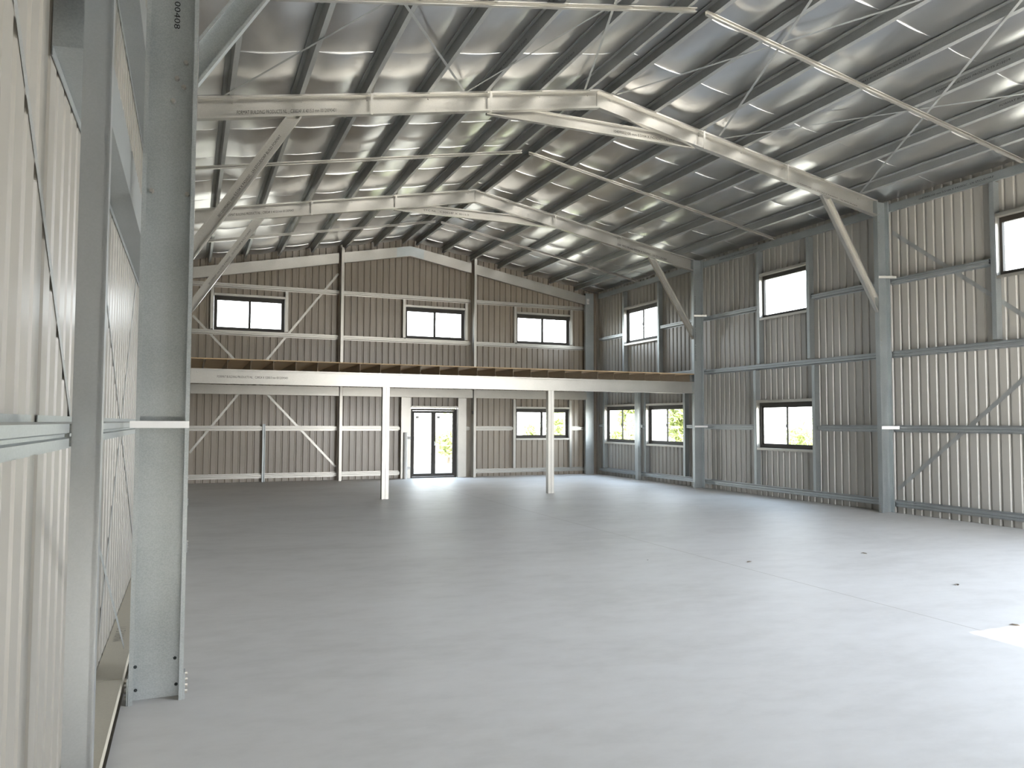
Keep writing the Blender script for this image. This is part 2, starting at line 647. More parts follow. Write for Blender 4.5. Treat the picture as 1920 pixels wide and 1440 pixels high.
# ------------------------------------------------------------------ rafters, apex ties, knee braces
RD = 0.305
GD = 0.115                              # the gable rafter sits lower than the others
WHICH = ['', 'frame nearest the camera', 'middle frame', 'gable wall']


def rafter(i, side):
    y = YP[i]
    zl = RZ - RD
    xl = XI0 + 0.006 if side == 0 else XI1 - 0.006
    xr = XA - 0.004 if side == 0 else XA + 0.004
    P = (xl, y, rtop(xl) - RD)
    Q = (xr, y, rtop(xr) - RD)
    t = empty('roof_rafter', P)
    sd = 'left' if side == 0 else 'right'
    if i == 3:
        tag(t, f'flat rafter against the far gable wall, {sd} half of its slope', 'rafter', 'roof rafters')
        wdir = (0, 1, 0)
    else:
        nm = 'first bare roof frame from camera' if i == 1 else 'roof frame directly above the mezzanine edge'
        tag(t, f'galvanised rafter of the {nm}, {sd} slope', 'rafter', 'roof rafters')
        wdir = NEG_Y
    if i == 3:
        # broken by the two gable posts
        cuts = [(0.006, 3.93), (4.09, XA - 0.004)] if side == 0 else [(XA + 0.004, 8.03), (8.19, XI1 - 0.106)]
        for a, b in cuts:
            member('channel', c_prof(RD, 0.10, 0.024), (a, y, rtop(a) - RD - GD), (b, y, rtop(b) - RD - GD), (0, 0, 1), wdir, GALVB, t)
        if side == 0:
            bm = bmesh.new()
            for s in (-1, 1):
                vs = [bm.verts.new(p) for p in ((XA, y - 0.006, rtop(XA) - 0.01 - GD), (XA + s * 0.42, y - 0.006, rtop(XA + s * 0.42) - 0.01 - GD),
                                                (XA + s * 0.42, y - 0.006, rtop(XA + s * 0.42) - RD + 0.01 - GD), (XA, y - 0.006, rtop(XA) - RD + 0.01 - GD))]
                bm.faces.new(vs if s > 0 else vs[::-1])
            obj('apex_plate', bm, GALV, t, (XA, y, 7.0))
        return t
    member('channel', c_prof(RD, 0.10, 0.026), P, Q, (0, 0, 1), wdir, GALVB, t)
    ps = PUR_L if side == 0 else PUR_R
    bolts([(x + 0.03, y - 0.102, rtop(x + 0.03) - 0.02) for x in ps], (0, -1, 0), t, 0.012, 0.012, 'screw')
    bolts([(x + 0.04, y - 0.006, rtop(x + 0.04) - 0.07) for x in ps], (0, -1, 0), t, 0.012, 0.012, 'screw')
    # plate joint lines across the web
    return t


raf = {(i, s): rafter(i, s) for i in (1, 2, 3) for s in (0, 1)}
tx = (1, 0, SL)
STAMP = 'FORMAT BUILDING PRODUCTS NL _ C30024F X 4015.0 mm 00120090401'
text(STAMP, (0.50, YP[1] - 0.0085, 5.865), tx, (0, 0, 1), 0.075, raf[(1, 0)], width=1.36)
text(STAMP, (0.62, YP[2] - 0.0085, 5.93), tx, (0, 0, 1), 0.075, raf[(2, 0)], width=1.36)
text('10409002100 mm 0.5104 X F42003C , LN STCUDORP', (10.25, YP[1] - 0.0085, 6.10), (1, 0, -SL), (0, 0, 1), 0.07, raf[(1, 1)], width=1.5)
text('10409002100 mm 0.5104 X F42003C , LN STCUDORP', (9.9, YP[2] - 0.0085, 6.19), (1, 0, -SL), (0, 0, 1), 0.07, raf[(2, 1)], width=1.5)

for i in (1, 2):
    y = YP[i]
    t = empty('apex_tie', (4.15, y + 0.012, 6.46))
    tag(t, 'horizontal channel tie under the apex of the ' + ('first bare roof frame from camera' if i == 1 else 'roof frame above the mezzanine edge'), 'tie beam', 'apex ties')
    pr = c_prof(0.20, 0.07, 0.02)
    # the tie sits behind the rafter webs and is trimmed along their undersides
    member('channel', pr, (4.15, y + 0.078, 6.46), (8.02, y + 0.078, 6.46), (0, 0, 1), NEG_Y, GALVB, t)
    if i == 1:
        text('10409002100 mm 0.5104 X F42003C , LN STC', (6.42, y + 0.070, 6.53), (1, 0, 0), (0, 0, 1), 0.07, t, width=1.2)
    else:
        text('STC NL , C30024F X 4015.0', (4.85, y + 0.070, 6.53), (1, 0, 0), (0, 0, 1), 0.06, t, width=1.1)

KW = 0.165


def knee(i, side):
    y = YP[i] - 0.012
    zb = {0: 3.975, 1: 3.97, 2: 4.03}[i]
    s = 1 if side == 0 else -1
    x0 = XI0 if side == 0 else XI1
    xt = x0 + s * 1.25
    P = V((x0, y, zb))
    Q = V((xt, y, rtop(xt) - RD))
    D = (Q - P).normalized()
    U = V((D.z, 0, -D.x)) if s > 0 else V((D.z, 0, -D.x))
    P2, Q2 = P - U * (KW / 2), Q - U * (KW / 2)
    t = empty('knee_brace', P)
    place = {0: 'close stamped column', 1: 'first bare roof frame from camera', 2: 'roof frame above the mezzanine edge'}[i]
    if i == 0:
        lab = 'diagonal channel brace rising from the close stamped column out of the top'
    else:
        lab = f'diagonal channel knee brace at the {"left" if s > 0 else "right"} eave of the {place}'
    tag(t, lab, 'brace', 'knee braces')
    n = V((-SL * s, 0, 1)).normalized()
    member('channel', c_prof(KW, 0.07, 0.018), P2, Q2, U, NEG_Y, GALVB if i else GALV, t, ((x0 + s * 0.004, 0, 0), (1, 0, 0)), (Q - V((0, 0, 0.004)), n))
    mid = P + D * (0.52 if i == 1 else 0.45)
    if i in (1, 2):
        L = 1.5
        if side == 0:
            text('00120090401 mm 0.5104 X F42003C , LN STCUDORP BUILD FORMAT', P + D * 0.55 - V((0, 0.0085, 0)) + U * 0.02, D, -U, 0.05, t, width=1.45)
        else:
            text('00120090401 mm 0.5104 X F42003C , LN STCUD', P + D * 0.55 - V((0, 0.0085, 0)) + U * (-0.01), D, -U, 0.045, t, width=1.2)
    return t


for i, s in ((0, 0), (1, 0), (1, 1), (2, 0), (2, 1)):
    knee(i, s)

# ------------------------------------------------------------------ purlins, bridging, roof straps, purlin fly braces
NL = V((-SL, 0, 1)).normalized()
NR = V((SL, 0, 1)).normalized()
for side, lst, nrm in ((0, PUR_L, NL), (1, PUR_R, NR)):
    wd = V((1, 0, SL)).normalized() if side == 0 else V((1, 0, -SL)).normalized()
    order = list(reversed(lst)) if side == 0 else lst
    for x in lst:
        k = order.index(x)
        z = rtop(x) + 0.003
        o = member('roof_purlin', z_prof(PD, 0.062), (x, YF + 0.05, z), (x, 22.80, z), nrm, wd, GALVP)
        sd = 'left' if side == 0 else 'right'
        lab = f'long steel roof purlin, {ORD[k]} down from the ridge on the {sd} slope' if k else f'long steel roof purlin beside the ridge on the {sd} slope'
        tag(o, lab, 'purlin', 'roof purlins')
        if side == 1 and k in (3, 4, 5):
            yy = {3: 7.2, 4: 6.6, 5: 6.3}[k]
            text('FORMAT BUILDING PRODUCTS Z15019', V((x, yy + 1.2, z)) + nrm * 0.06 - wd * 0.004, (0, -1, 0), nrm, 0.045, o, width=1.1)
        if side == 0 and k in (1, 2):
            yy = {1: 9.6, 2: 9.2}[k]
            text('FORMAT BUILDING PRODUCTS Z15019', V((x, yy + 1.2, z)) + nrm * 0.05 - wd * 0.004, (0, -1, 0), nrm, 0.045, o, width=1.1)
BAY = ['over the open floor nearest the camera', 'between the two bare roof frames', 'above the mezzanine']
for b, y in enumerate((8.2, 13.95, 19.8)):
    for side in (0, 1):
        xa, xb = (XI0 - 0.05, XA - 0.08) if side == 0 else (XA + 0.08, XI1 + 0.15)
        P = (xa, y, rtop(xa) - 0.076)
        Q = (xb, y, rtop(xb) - 0.076)
        t = empty('purlin_bridging', P)
        member('bar', c_prof(0.058, 0.045, 0.012, 0.003), P, Q, (0, 0, 1), (0, -1, 0), GALVB, t)
        for x in (PUR_L if side == 0 else PUR_R):
            bm = bmesh.new()
            box(bm, x + 0.005, x + 0.05, y - 0.03, y + 0.0, rtop(x) - 0.018, min(rtop(x + 0.005), rtop(x + 0.05)) - 0.001)
            obj('hook', bm, GALVB, t, (x, y, rtop(x)))
        tag(t, f'thin pale bridging bar under the {"left" if side == 0 else "right"} roof slope {BAY[b]}', 'bridging bar', 'purlin bridging bars')

STR = [((0.3, 5.35), (3.72, 10.86), 'from the left eave to middle of first left rafter'),
       ((0.35, 10.86), (3.72, 5.35), 'meeting the first left rafter close to the eave'),
       ((3.78, 10.86), (5.75, 5.35), 'running from the first left rafter middle towards the ridge'),
       ((5.78, 10.86), (3.7, 5.35), 'starting at the apex of the first left rafter'),
       ((6.36, 10.86), (8.4, 5.35), 'starting at the apex of the first right rafter'),
       ((8.42, 10.86), (6.3, 5.35), 'running from the first right rafter middle towards the ridge'),
       ((8.52, 10.86), (11.5, 5.35), 'running from the first right rafter middle towards the eave'),
       ((11.68, 10.86), (8.55, 5.35), 'meeting the first right rafter close to the eave')]
for (xa, ya), (xb, yb), lab in STR:
    off = -0.004 - 0.003 * (STR.index(((xa, ya), (xb, yb), lab)) % 4)
    P, Q = V((xa, ya, rtop(xa) + off)), V((xb, yb, rtop(xb) + off))
    nr = NL if xa < XA else NR
    D = (Q - P).normalized()
    W = nr.cross(D).normalized()
    o = member('roof_strap', rect_prof(0.034, 0.0015), P, Q, W, -nr, GALVP)
    tag(o, 'thin flat roof bracing strap ' + lab, 'strap', 'roof bracing straps')

for i in (1, 2):
    for x, nm in ((2.24, 'left slope nearer the eave'), (4.08, 'left slope nearer the ridge'), (8.04, 'right slope nearer the ridge'), (9.88, 'right slope nearer the eave')):
        y = YP[i]
        bm = bmesh.new()
        sweep(bm, rect_prof(0.035, 0.003), (x + 0.09, y - 0.106, rtop(x + 0.09) - RD - 0.012), (x + 0.09, y - 0.106, rtop(x + 0.09) - 0.001), (1, 0, 0), NEG_Y)
        sweep(bm, rect_prof(0.035, 0.003), (x + 0.09, y - 0.106, rtop(x + 0.09) - 0.001), (x + 0.082, y - 0.28, rtop(x) + 0.085), (1, 0, 0), V((0, 0, -1)))
        o = obj('fly_brace', bm, GALVB, None, (x, y, rtop(x) - RD))
        tag(o, f'short flat fly brace across the {"first bare rafter from camera" if i == 1 else "rafter above the mezzanine edge"}, {nm}', 'fly brace', 'rafter fly braces')

# ------------------------------------------------------------------ column fly braces (short flat bars lapping the columns)
FB = [((0.0, YP[0] - 0.104, 1.67), (-0.33, YP[0] - 0.104, 1.67), 0.042, WHITE, 'bright white-lit strip across the close stamped column at girt height'),  # near-white colour stands in for light catching the steel
      ((XI1 + 0.0, YP[1] - 0.104, 1.615), (XI1 + 0.315, YP[1] - 0.23, 1.615), 0.06, WHITE, 'bright white-lit strip low on the right column with crossed straps'),
      ((XI1 + 0.0, YP[1] - 0.104, 4.50), (XI1 + 0.315, YP[1] - 0.23, 4.50), 0.045, GALVB, 'pale strip high on the right column with crossed straps'),
      ((XI1 + 0.0, YP[2] - 0.104, 1.60), (XI1 + 0.315, YP[2] - 0.23, 1.60), 0.045, WHITE, 'white-lit strip low on the right column carrying the mezzanine beam'),
      ((XI1 + 0.0, YP[2] - 0.104, 4.50), (XI1 + 0.315, YP[2] - 0.23, 4.50), 0.045, GALVB, 'pale strip high on the right column carrying the mezzanine beam')]
for P, Q, h, m, lab in FB:
    P, Q = V(P), V(Q)
    D = (Q - P).normalized()
    W = V((0, 0, 1)).cross(D) * (1 if (V((0, 0, 1)).cross(D)).y < 0 else -1)
    o = member('column_fly_brace', rect_prof(h, 0.004), P, Q, (0, 0, 1), W, m)
    tag(o, lab, 'fly brace', 'column fly braces')


# ------------------------------------------------------------------ wall girts
def girt(P, Q, inward, label, slots=False, mat=None, prof=None):
    bm = bmesh.new()
    sweep(bm, prof or GP, P, Q, (0, 0, 1), inward)
    o = obj('wall_girt', bm, mat or GALVG, None, P)
    if slots:
        y = P[1] + 0.1
        k = 0
        while y < Q[1]:
            b2 = bmesh.new()
            x = P[0] + 0.0055
            pts = [(x, y + 0.028 * math.cos(a), P[2] - 0.058 + 0.006 * math.sin(a)) for a in [q * math.pi / 4 for q in range(8)]]
            b2.faces.new([b2.verts.new(p) for p in pts])
            obj('slot', b2, SLOT, o, (x, y, P[2] - 0.058))
            y += 0.19
    tag(o, label, 'girt', 'horizontal wall girts')
    return o


yb = YB - 0.004
GZ_B = [0.165, 1.50, 4.165, 5.49]
nmB = ['lowest girt on gable wall', 'waist-high girt on gable wall', 'window-sill girt above mezzanine on gable wall', 'window-head girt above mezzanine on gable wall']
INB = (0, -1, 0)
girt((XS0 + 0.15, yb, GZ_B[0]), (3.98, yb, GZ_B[0]), INB, nmB[0] + ', left of the first gable post', mat=GALVB)
girt((4.10, yb, GZ_B[0]), (5.84, yb, GZ_B[0]), INB, nmB[0] + ', from first gable post to door jamb', mat=GALVB)
girt((8.20, yb, GZ_B[0]), (XI1 - 0.01, yb, GZ_B[0]), INB, nmB[0] + ', from second gable post to corner', mat=GALVB)
girt((XS0 + 0.15, yb, GZ_B[1]), (3.98, yb, GZ_B[1]), INB, nmB[1] + ', left of the first gable post', mat=GALVB)
girt((4.10, yb, GZ_B[1]), (5.84, yb, GZ_B[1]), INB, nmB[1] + ', from first gable post to door jamb', mat=GALVB)
girt((7.93, yb, GZ_B[1]), (8.07, yb, GZ_B[1]), INB, 'short girt stub between door jamb and second gable post', mat=GALVB)
girt((8.20, yb, GZ_B[1]), (9.52, yb, GZ_B[1]), INB, nmB[1] + ', from second gable post to low window', mat=GALVB)
girt((11.62, yb, GZ_B[1]), (XI1 - 0.01, yb, GZ_B[1]), INB, nmB[1] + ', short piece from low window to corner', mat=GALVB)
for j in (2, 3):
    girt((XS0 + 0.15, yb, GZ_B[j]), (3.98, yb, GZ_B[j]), INB, nmB[j] + ', left of first gable post', mat=GALVB)
    girt((4.10, yb, GZ_B[j]), (8.07, yb, GZ_B[j]), INB, nmB[j] + ', between the gable posts', mat=GALVB)
    girt((8.20, yb, GZ_B[j]), (XI1 - 0.01, yb, GZ_B[j]), INB, nmB[j] + ', right of second gable post', mat=GALVB)

xr = XS1 - 0.004
INR = (-1, 0, 0)
GZ_R = [0.165, 1.595, 3.03, 4.45]
nmR = ['lowest girt on right wall', 'eye-level girt on right wall', 'middle girt on right wall', 'uppermost girt on right wall']
yA, yE = YF + 0.15, 22.5
girt((xr, yA, GZ_R[0]), (xr, YP[1] - 0.01, GZ_R[0]), INR, nmR[0] + ', in the crossed-strap bay')
girt((xr, YP[1] + 0.01, GZ_R[0]), (xr, YP[2] - 0.01, GZ_R[0]), INR, nmR[0] + ', between the two right-hand columns')
girt((xr, YP[2] + 0.01, GZ_R[0]), (xr, yE, GZ_R[0]), INR, nmR[0] + ', beneath the mezzanine')
girt((xr, yA, GZ_R[1]), (xr, YP[1] - 0.01, GZ_R[1]), INR, nmR[1] + ', in the crossed-strap bay')
girt((xr, YP[1] + 0.01, GZ_R[1]), (xr, 12.87, GZ_R[1]), INR, nmR[1] + ', between nearer column and low window')
girt((xr, 14.92, GZ_R[1]), (xr, YP[2] - 0.01, GZ_R[1]), INR, nmR[1] + ', between low window and farther column')
girt((xr, YP[2] + 0.01, GZ_R[1]), (xr, 17.63, GZ_R[1]), INR, nmR[1] + ', short piece just beyond farther column')
girt((xr, 19.76, GZ_R[1]), (xr, 20.13, GZ_R[1]), INR, nmR[1] + ', stub between the two windows under mezzanine')
girt((xr, 22.23, GZ_R[1]), (xr, yE, GZ_R[1]), INR, nmR[1] + ', stub at the back corner')
girt((xr, yA, GZ_R[2]), (xr, YP[1] - 0.01, GZ_R[2]), INR, nmR[2] + ', in the crossed-strap bay')
girt((xr, YP[1] + 0.01, GZ_R[2]), (xr, YP[2] - 0.01, GZ_R[2]), INR, nmR[2] + ', between the two right-hand columns')
girt((xr, YP[2] + 0.01, GZ_R[2] + 0.03), (xr, yE, GZ_R[2] + 0.03), INR, nmR[2] + ', along the mezzanine deck')
girt((xr, 8.92, GZ_R[3]), (xr, YP[1] - 0.01, GZ_R[3]), INR, nmR[3] + ', in the crossed-strap bay')
girt((xr, YP[1] + 0.01, GZ_R[3]), (xr, 12.99, GZ_R[3]), INR, nmR[3] + ', between nearer column and high window')
girt((xr, 14.77, GZ_R[3]), (xr, YP[2] - 0.01, GZ_R[3]), INR, nmR[3] + ', between high window and farther column')
girt((xr, YP[2] + 0.01, GZ_R[3]), (xr, 18.87, GZ_R[3]), INR, nmR[3] + ', beyond farther column up to mezzanine window')
girt((xr, 20.98, GZ_R[3]), (xr, yE, GZ_R[3]), INR, nmR[3] + ', between mezzanine window and back corner')
# eave purlins on top of the right wall
for k, (a, b, lab) in enumerate(((yA, YP[1] - 0.01, 'in the crossed-strap bay'), (YP[1] + 0.01, YP[2] - 0.01, 'between the two right-hand columns'),
                                 (YP[2] + 0.01, yE, 'above the mezzanine'))):
    t = empty('eave_purlin', (XO1 + 0.012, a, 5.80))
    member('channel', c_prof(0.15, 0.06, 0.015), (XO1 + 0.012, a, 5.80), (XO1 + 0.012, b, 5.80), (0, 0, 1), (1, 0, 0), GALV, t)
    tag(t, 'eave channel along the top of the right wall, ' + lab, 'eave purlin', 'eave purlins')
    if k < 2:
        text('10409002100 mm 0.5104 X F42003C , LN STCUDORP', (XO1 + 0.009, b - 0.75, 5.855), (0, -1, 0), (0, 0, 1), 0.05, t, width=1.45)
xl = XS0 + 0.004
INL = (1, 0, 0)
LOWP = [(0.06, 0.0), (0.06, 0.158), (0.0, 0.158), (0.0, 0.152), (0.054, 0.152), (0.054, 0.0)]
TALL = [(-0.19, 0), (-0.19, 0.004), (-0.155, 0.004), (-0.145, 0.13), (0.145, 0.13), (0.155, 0.004), (0.19, 0.004), (0.19, 0)]
g = girt((xl, 3.15, 0.085), (xl, YP[0] - 0.03, 0.085), INL, 'lowest girt on left wall with a flat tan-lit top, before the close stamped column', mat=TAN, prof=LOWP)
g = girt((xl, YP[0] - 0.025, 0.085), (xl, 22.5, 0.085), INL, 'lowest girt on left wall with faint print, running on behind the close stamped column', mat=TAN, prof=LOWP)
text('MARK E 71', (-0.40, 6.15, 0.1465), (0, 1, 0), (-1, 0, 0), 0.09, g, mat=simple('faded_grey_ink', (0.33, 0.31, 0.27), 0.8))
girt((xl, YF + 0.15, 1.64), (xl, 3.03, 1.64), INL, 'slotted girt on left wall cut off by the left edge of picture', True, mat=GALV)
girt((xl, 3.15, 1.64), (xl, YP[1], 1.64), INL, 'eye-level girt on left wall between near stud and close stamped column', mat=GALV)
girt((xl, YF + 0.15, 3.38), (xl, 3.07, 3.38), INL, 'deep overhead girt on left wall ending at the near stud', prof=TALL)
girt((xl, 3.21, 3.22), (xl, YP[1], 3.22), INL, 'deep overhead girt on left wall between near stud and close stamped column', prof=TALL)
girt((xl, 3.15, 4.62), (xl, YP[1], 4.62), INL, 'uppermost girt seen on left wall beside the close stamped column', prof=TALL)
# stud close to the camera on the left wall
t = empty('wall_stud', (-0.378, 3.14, 0))
member('channel', c_prof(0.093, 0.06, 0.018), (-0.378, 3.14, -0.0), (-0.378, 3.14, 5.9), (1, 0, 0), NEG_Y, STUDM, t)
bm = bmesh.new()
box(bm, -0.36, -0.289, 3.08, 3.084, 0, 5.9)
obj('cover_face', bm, STUDM, t, (-0.33, 3.08, 0))
tag(t, 'tall smooth stud on left wall between camera and stamped column', 'stud', 'wall studs')


# ------------------------------------------------------------------ wall studs and gable posts
def stud(P, Q, U, W, label, d=0.06, b=0.10, mat=None):
    P, Q, W = V(P) + V(W) * b, V(Q) + V(W) * b, -V(W)
    o = member('wall_stud', c_prof(d, b, 0.015, 0.004), P, Q, U, W, mat or GALV)
    return tag(o, label, 'stud', 'wall studs')


x_st = XS1 - 0.008
RS = [(8.79, 3.11, 5.79, 'stud at the left jamb of the window cut off by the picture edge'),
      (13.03, 3.11, 5.79, 'stud at the right jamb of the single-pane high window'),
      (14.65, 3.11, 5.79, 'stud at the left jamb of the single-pane high window'),
      (12.91, 0.24, 2.95, 'stud at the right jamb of the low window between right-hand columns'),
      (14.80, 0.24, 2.95, 'stud at the left jamb of the low window between right-hand columns'),
      (18.91, 3.14, 5.79, 'stud at the right jamb of the mezzanine side window'),
      (20.86, 3.14, 5.79, 'stud at the left jamb of the mezzanine side window'),
      (17.67, 0.24, 2.74, 'stud at the right jamb of the low window beside farther column'),
      (19.64, 0.24, 2.74, 'stud at the left jamb of the low window beside farther column'),
      (20.17, 0.24, 2.74, 'stud at the right jamb of the low window by back corner'),
      (22.11, 0.24, 2.74, 'stud at the left jamb of the low window by back corner')]
for y, za, zb, lab in RS:
    stud((x_st, y, za), (x_st, y, zb), (0, 1, 0), (-1, 0, 0), lab, 0.08, 0.135)
o = member('wall_stud', c_prof(0.15, 0.11, 0.02, 0.004), (XO1 - 0.14, 19.83, 0.0), (XO1 - 0.14, 19.83, 2.74), (0, 1, 0), (1, 0, 0), GALV)
tag(o, 'floor-standing stud between the two windows under the mezzanine', 'stud', 'wall studs')
BS = [(0.47, 4.25, 5.41, 'stud left of the mezzanine window beside crossed straps'), (2.46, 4.25, 5.41, 'stud right of the mezzanine window beside crossed straps'),
      (5.90, 4.25, 5.41, 'stud left of the mezzanine window over the glass door'), (7.89, 4.25, 5.41, 'stud right of the mezzanine window over the glass door'),
      (9.55, 4.25, 5.41, 'stud left of the mezzanine window nearest back corner'), (11.56, 4.25, 5.41, 'stud right of the mezzanine window nearest back corner'),
      (9.53, 0.24, 2.42, 'stud left of the low window behind second mezzanine post'), (11.53, 0.24, 2.42, 'stud right of the low window behind second mezzanine post')]
for x, za, zb, lab in BS:
    stud((x, YB - 0.006, za), (x, YB - 0.006, zb), (1, 0, 0), (0, -1, 0), lab, 0.08, 0.13, GALVB)
for x, lab in ((4.0, 'full-height gable post beside the crossed straps on far wall'), (8.10, 'full-height gable post just right of the glass door')):
    # web on the left, flange towards the room
    o = empty('gable_post', (x, 22.5, 0))
    member('channel', c_prof(0.26, 0.075, 0.02), (x - 0.012, 22.745, 0), (x - 0.012, 22.745, rtop(x) + 0.02), (0, -1, 0), (1, 0, 0), GALVB, o)
    tag(o, lab, 'post', 'gable posts')
    if x > 5:
        bm = bmesh.new()
        box(bm, x - 0.06, x - 0.013, 22.49, 22.53, 1.94, 2.04)
        tag(obj('door_sensor', bm, BLACK, None, (x - 0.04, 22.51, 1.94)), 'small black box fixed to the gable post right of glass door', 'sensor')
o = member('short_post', c_prof(0.075, 0.06, 0.015), (1.90, 22.775, 0), (1.90, 22.775, 1.62), (1, 0, 0), NEG_Y, GALV)
tag(o, 'short post standing against gable wall up to the waist-high girt', 'post')


# ------------------------------------------------------------------ wall straps
def strap(P, Q, nrm, label, w=0.05, mat=None, grp='wall bracing straps'):
    P, Q, nrm = V(P), V(Q), V(nrm)
    D = (Q - P).normalized()
    U = nrm.cross(D).normalized()
    o = member('strap_brace', rect_prof(w, 0.001), P, Q, U, nrm, mat or GALV)
    return tag(o, label, 'strap', grp)


strap((0.02, YB - 0.0015, 0.83), (3.97, YB - 0.0015, 6.06), (0, -1, 0), 'flat strap on gable wall rising from the left wall to first gable post', 0.06, GALVB)
strap((0.02, YB - 0.0028, 4.60), (3.97, YB - 0.0028, 0.38), (0, -1, 0), 'flat strap on gable wall falling from the left wall to first gable post', 0.06, GALVB)
strap((XS1 - 0.0015, YP[1] - 0.05, 5.42), (XS1 - 0.0015, 4.0, -0.0 + 0.05), (-1, 0, 0), 'dark flat strap on right wall falling from the nearer column top', 0.075, GALVP)
strap((XS1 - 0.0028, YP[1] - 0.05, 0.43), (XS1 - 0.0028, 4.0, 6.0), (-1, 0, 0), 'dark flat strap on right wall rising from the nearer column foot', 0.075, GALVP)
strap((XS0 + 0.0015, 5.6, 0.35), (XS0 + 0.0015, 10.9, 5.9), (1, 0, 0), 'dark strap on left wall rising away just before the close stamped column', 0.05, GALVP)
strap((XS0 + 0.0028, 4.9, 2.8), (XS0 + 0.0028, 9.6, -0.02), (1, 0, 0), 'thin strap on left wall falling away just before the close stamped column', 0.04, GALVP)
strap((XS0 + 0.0028, 0.2, 4.95), (XS0 + 0.0028, 4.0, 1.72), (1, 0, 0), 'dark strap on left wall seen left of the near stud', 0.045, GALVP)
strap((-0.333, 3.24, 1.37), (-0.333, 5.24, 0.34), (1, 0, 0), 'thin strap running down to the foot of the close stamped column', 0.03, GALV)

# ------------------------------------------------------------------ mezzanine
BY = YP[2]
t = empty('mezzanine_beam', (XI0 + 0.006, BY, 2.46))
member('channel', c_prof(0.30, 0.095, 0.024), (XI0 + 0.006, BY, 2.46), (XI1 - 0.006, BY, 2.46), (0, 0, 1), NEG_Y, GALVB, t)
text('FORMAT BUILDING PRODUCTS NL _ C30024 X 12000.0 mm 00120090401', (0.50, BY - 0.0085, 2.585), (1, 0, 0), (0, 0, 1), 0.07, t, width=1.4)
bolts([(XI1 - 0.30, BY - 0.006, 2.54), (XI1 - 0.30, BY - 0.006, 2.70), (0.12, BY - 0.006, 2.70), (1.35, BY - 0.006, 2.71)], (0, -1, 0), t, 0.012, 0.01)
tag(t, 'long pale channel beam carrying the front edge of the mezzanine', 'beam')
for x, lab in ((3.99, 'pale steel mezzanine post standing left of the glass door'), (8.01, 'steel mezzanine post standing in front of the low gable window')):
    t = empty('mezzanine_post', (x, BY - 0.05, 0))
    for s in (-1, 1):
        member('channel', c_prof(0.13, 0.073, 0.02), (x + s * 0.076, BY + 0.02, 0.002), (x + s * 0.076, BY + 0.02, 2.455), (0, -1, 0), (-s, 0, 0), GALVB, t)
    bm = bmesh.new()
    box(bm, x - 0.001, x + 0.001, BY - 0.104, BY - 0.095, 0.01, 2.45)
    tag(t, lab, 'post', 'mezzanine posts')
    bm.free()
# joists
jx = [0.24 + 0.4525 * k for k in range(27) if 0.24 + 0.4525 * k < 12.1]
grp = 'mezzanine floor joists'
for k, x in enumerate(jx):
    o = member('floor_joist', c_prof(0.185, 0.045, 0.012, 0.004), (x, BY - 0.09, 2.768), (x, 22.46, 2.768), (0, 0, 1), (1, 0, 0), GALVJ)
    tag(o, f'brown bounce-tinted mezzanine floor joist, {ORD[k]} along the beam from its left end', 'joist', grp)
bm = bmesh.new()
box(bm, XI0 + 0.004, XI1 - 0.004, BY - 0.10, 22.47, 2.956, 2.976)
tag(obj('mezzanine_deck', bm, PLY, None, (6, 19.6, 2.956)), 'thin plywood deck laid over the mezzanine joists', 'deck')
# ledger on the gable wall
for a, b, lab in ((0.01, 3.97, 'left of the first gable post'), (4.08, 8.07, 'between the gable posts above the glass door'), (8.18, XI1 - 0.11, 'from second gable post to the back corner')):
    o = member('ledger_beam', c_prof(0.255, 0.09, 0.02), (a, 22.53, 2.44), (b, 22.53, 2.44), (0, 0, 1), (0, 1, 0), GALVB)
    tag(o, 'ledger channel under the far edge of mezzanine, ' + lab, 'beam', 'ledger channels')

# ------------------------------------------------------------------ door
t = empty('door_1', (6.905, 22.85, 0))
tag(t, 'dark-framed double glass door in the far gable wall', 'door', None, 'structure')
d0, d1, dz = 6.17, 7.64, 2.10
bm = bmesh.new()
for b in ((d0, d0 + 0.06, 0.0, dz), (d1 - 0.06, d1, 0.0, dz), (d0 + 0.06, d1 - 0.06, dz - 0.06, dz), (d0 + 0.06, d1 - 0.06, 0.0, 0.035)):
    box(bm, b[0], b[1], 22.80, 22.90, b[2], b[3])
obj('door_frame', bm, DARK, t, (d0, 22.85, 0))
dm = (d0 + d1) / 2
for s, (a, b) in enumerate(((d0 + 0.062, dm - 0.002), (dm + 0.002, d1 - 0.062))):
    bm = bmesh.new()
    for q in ((a, a + 0.065, 0.04, dz - 0.064), (b - 0.065, b, 0.04, dz - 0.064), (a + 0.065, b - 0.065, dz - 0.135, dz - 0.064), (a + 0.065, b - 0.065, 0.04, 0.13)):
        box(bm, q[0], q[1], 22.825, 22.87, q[2], q[3])
    leaf = obj('door_leaf', bm, DARK, t, (a, 22.85, 0.04))
    bm = bmesh.new()
    box(bm, a + 0.06, b - 0.06, 22.845, 22.85, 0.12, dz - 0.13)
    pane = obj('pane', bm, GLASS, leaf, (a, 22.85, 0.12))
    bm = bmesh.new()
    box(bm, a + 0.11, a + 0.21, 22.841, 22.844, 1.80, 1.88)
    obj('sticker', bm, simple('grey_sticker_%d' % s, (0.62, 0.62, 0.64), 0.7), leaf, (a + 0.1, 22.84, 1.8))
    if s == 1:
        bm = bmesh.new()
        box(bm, a + 0.015, a + 0.045, 22.79, 22.824, 0.98, 1.10)
        obj('handle', bm, GALV, leaf, (a + 0.03, 22.81, 1.0))
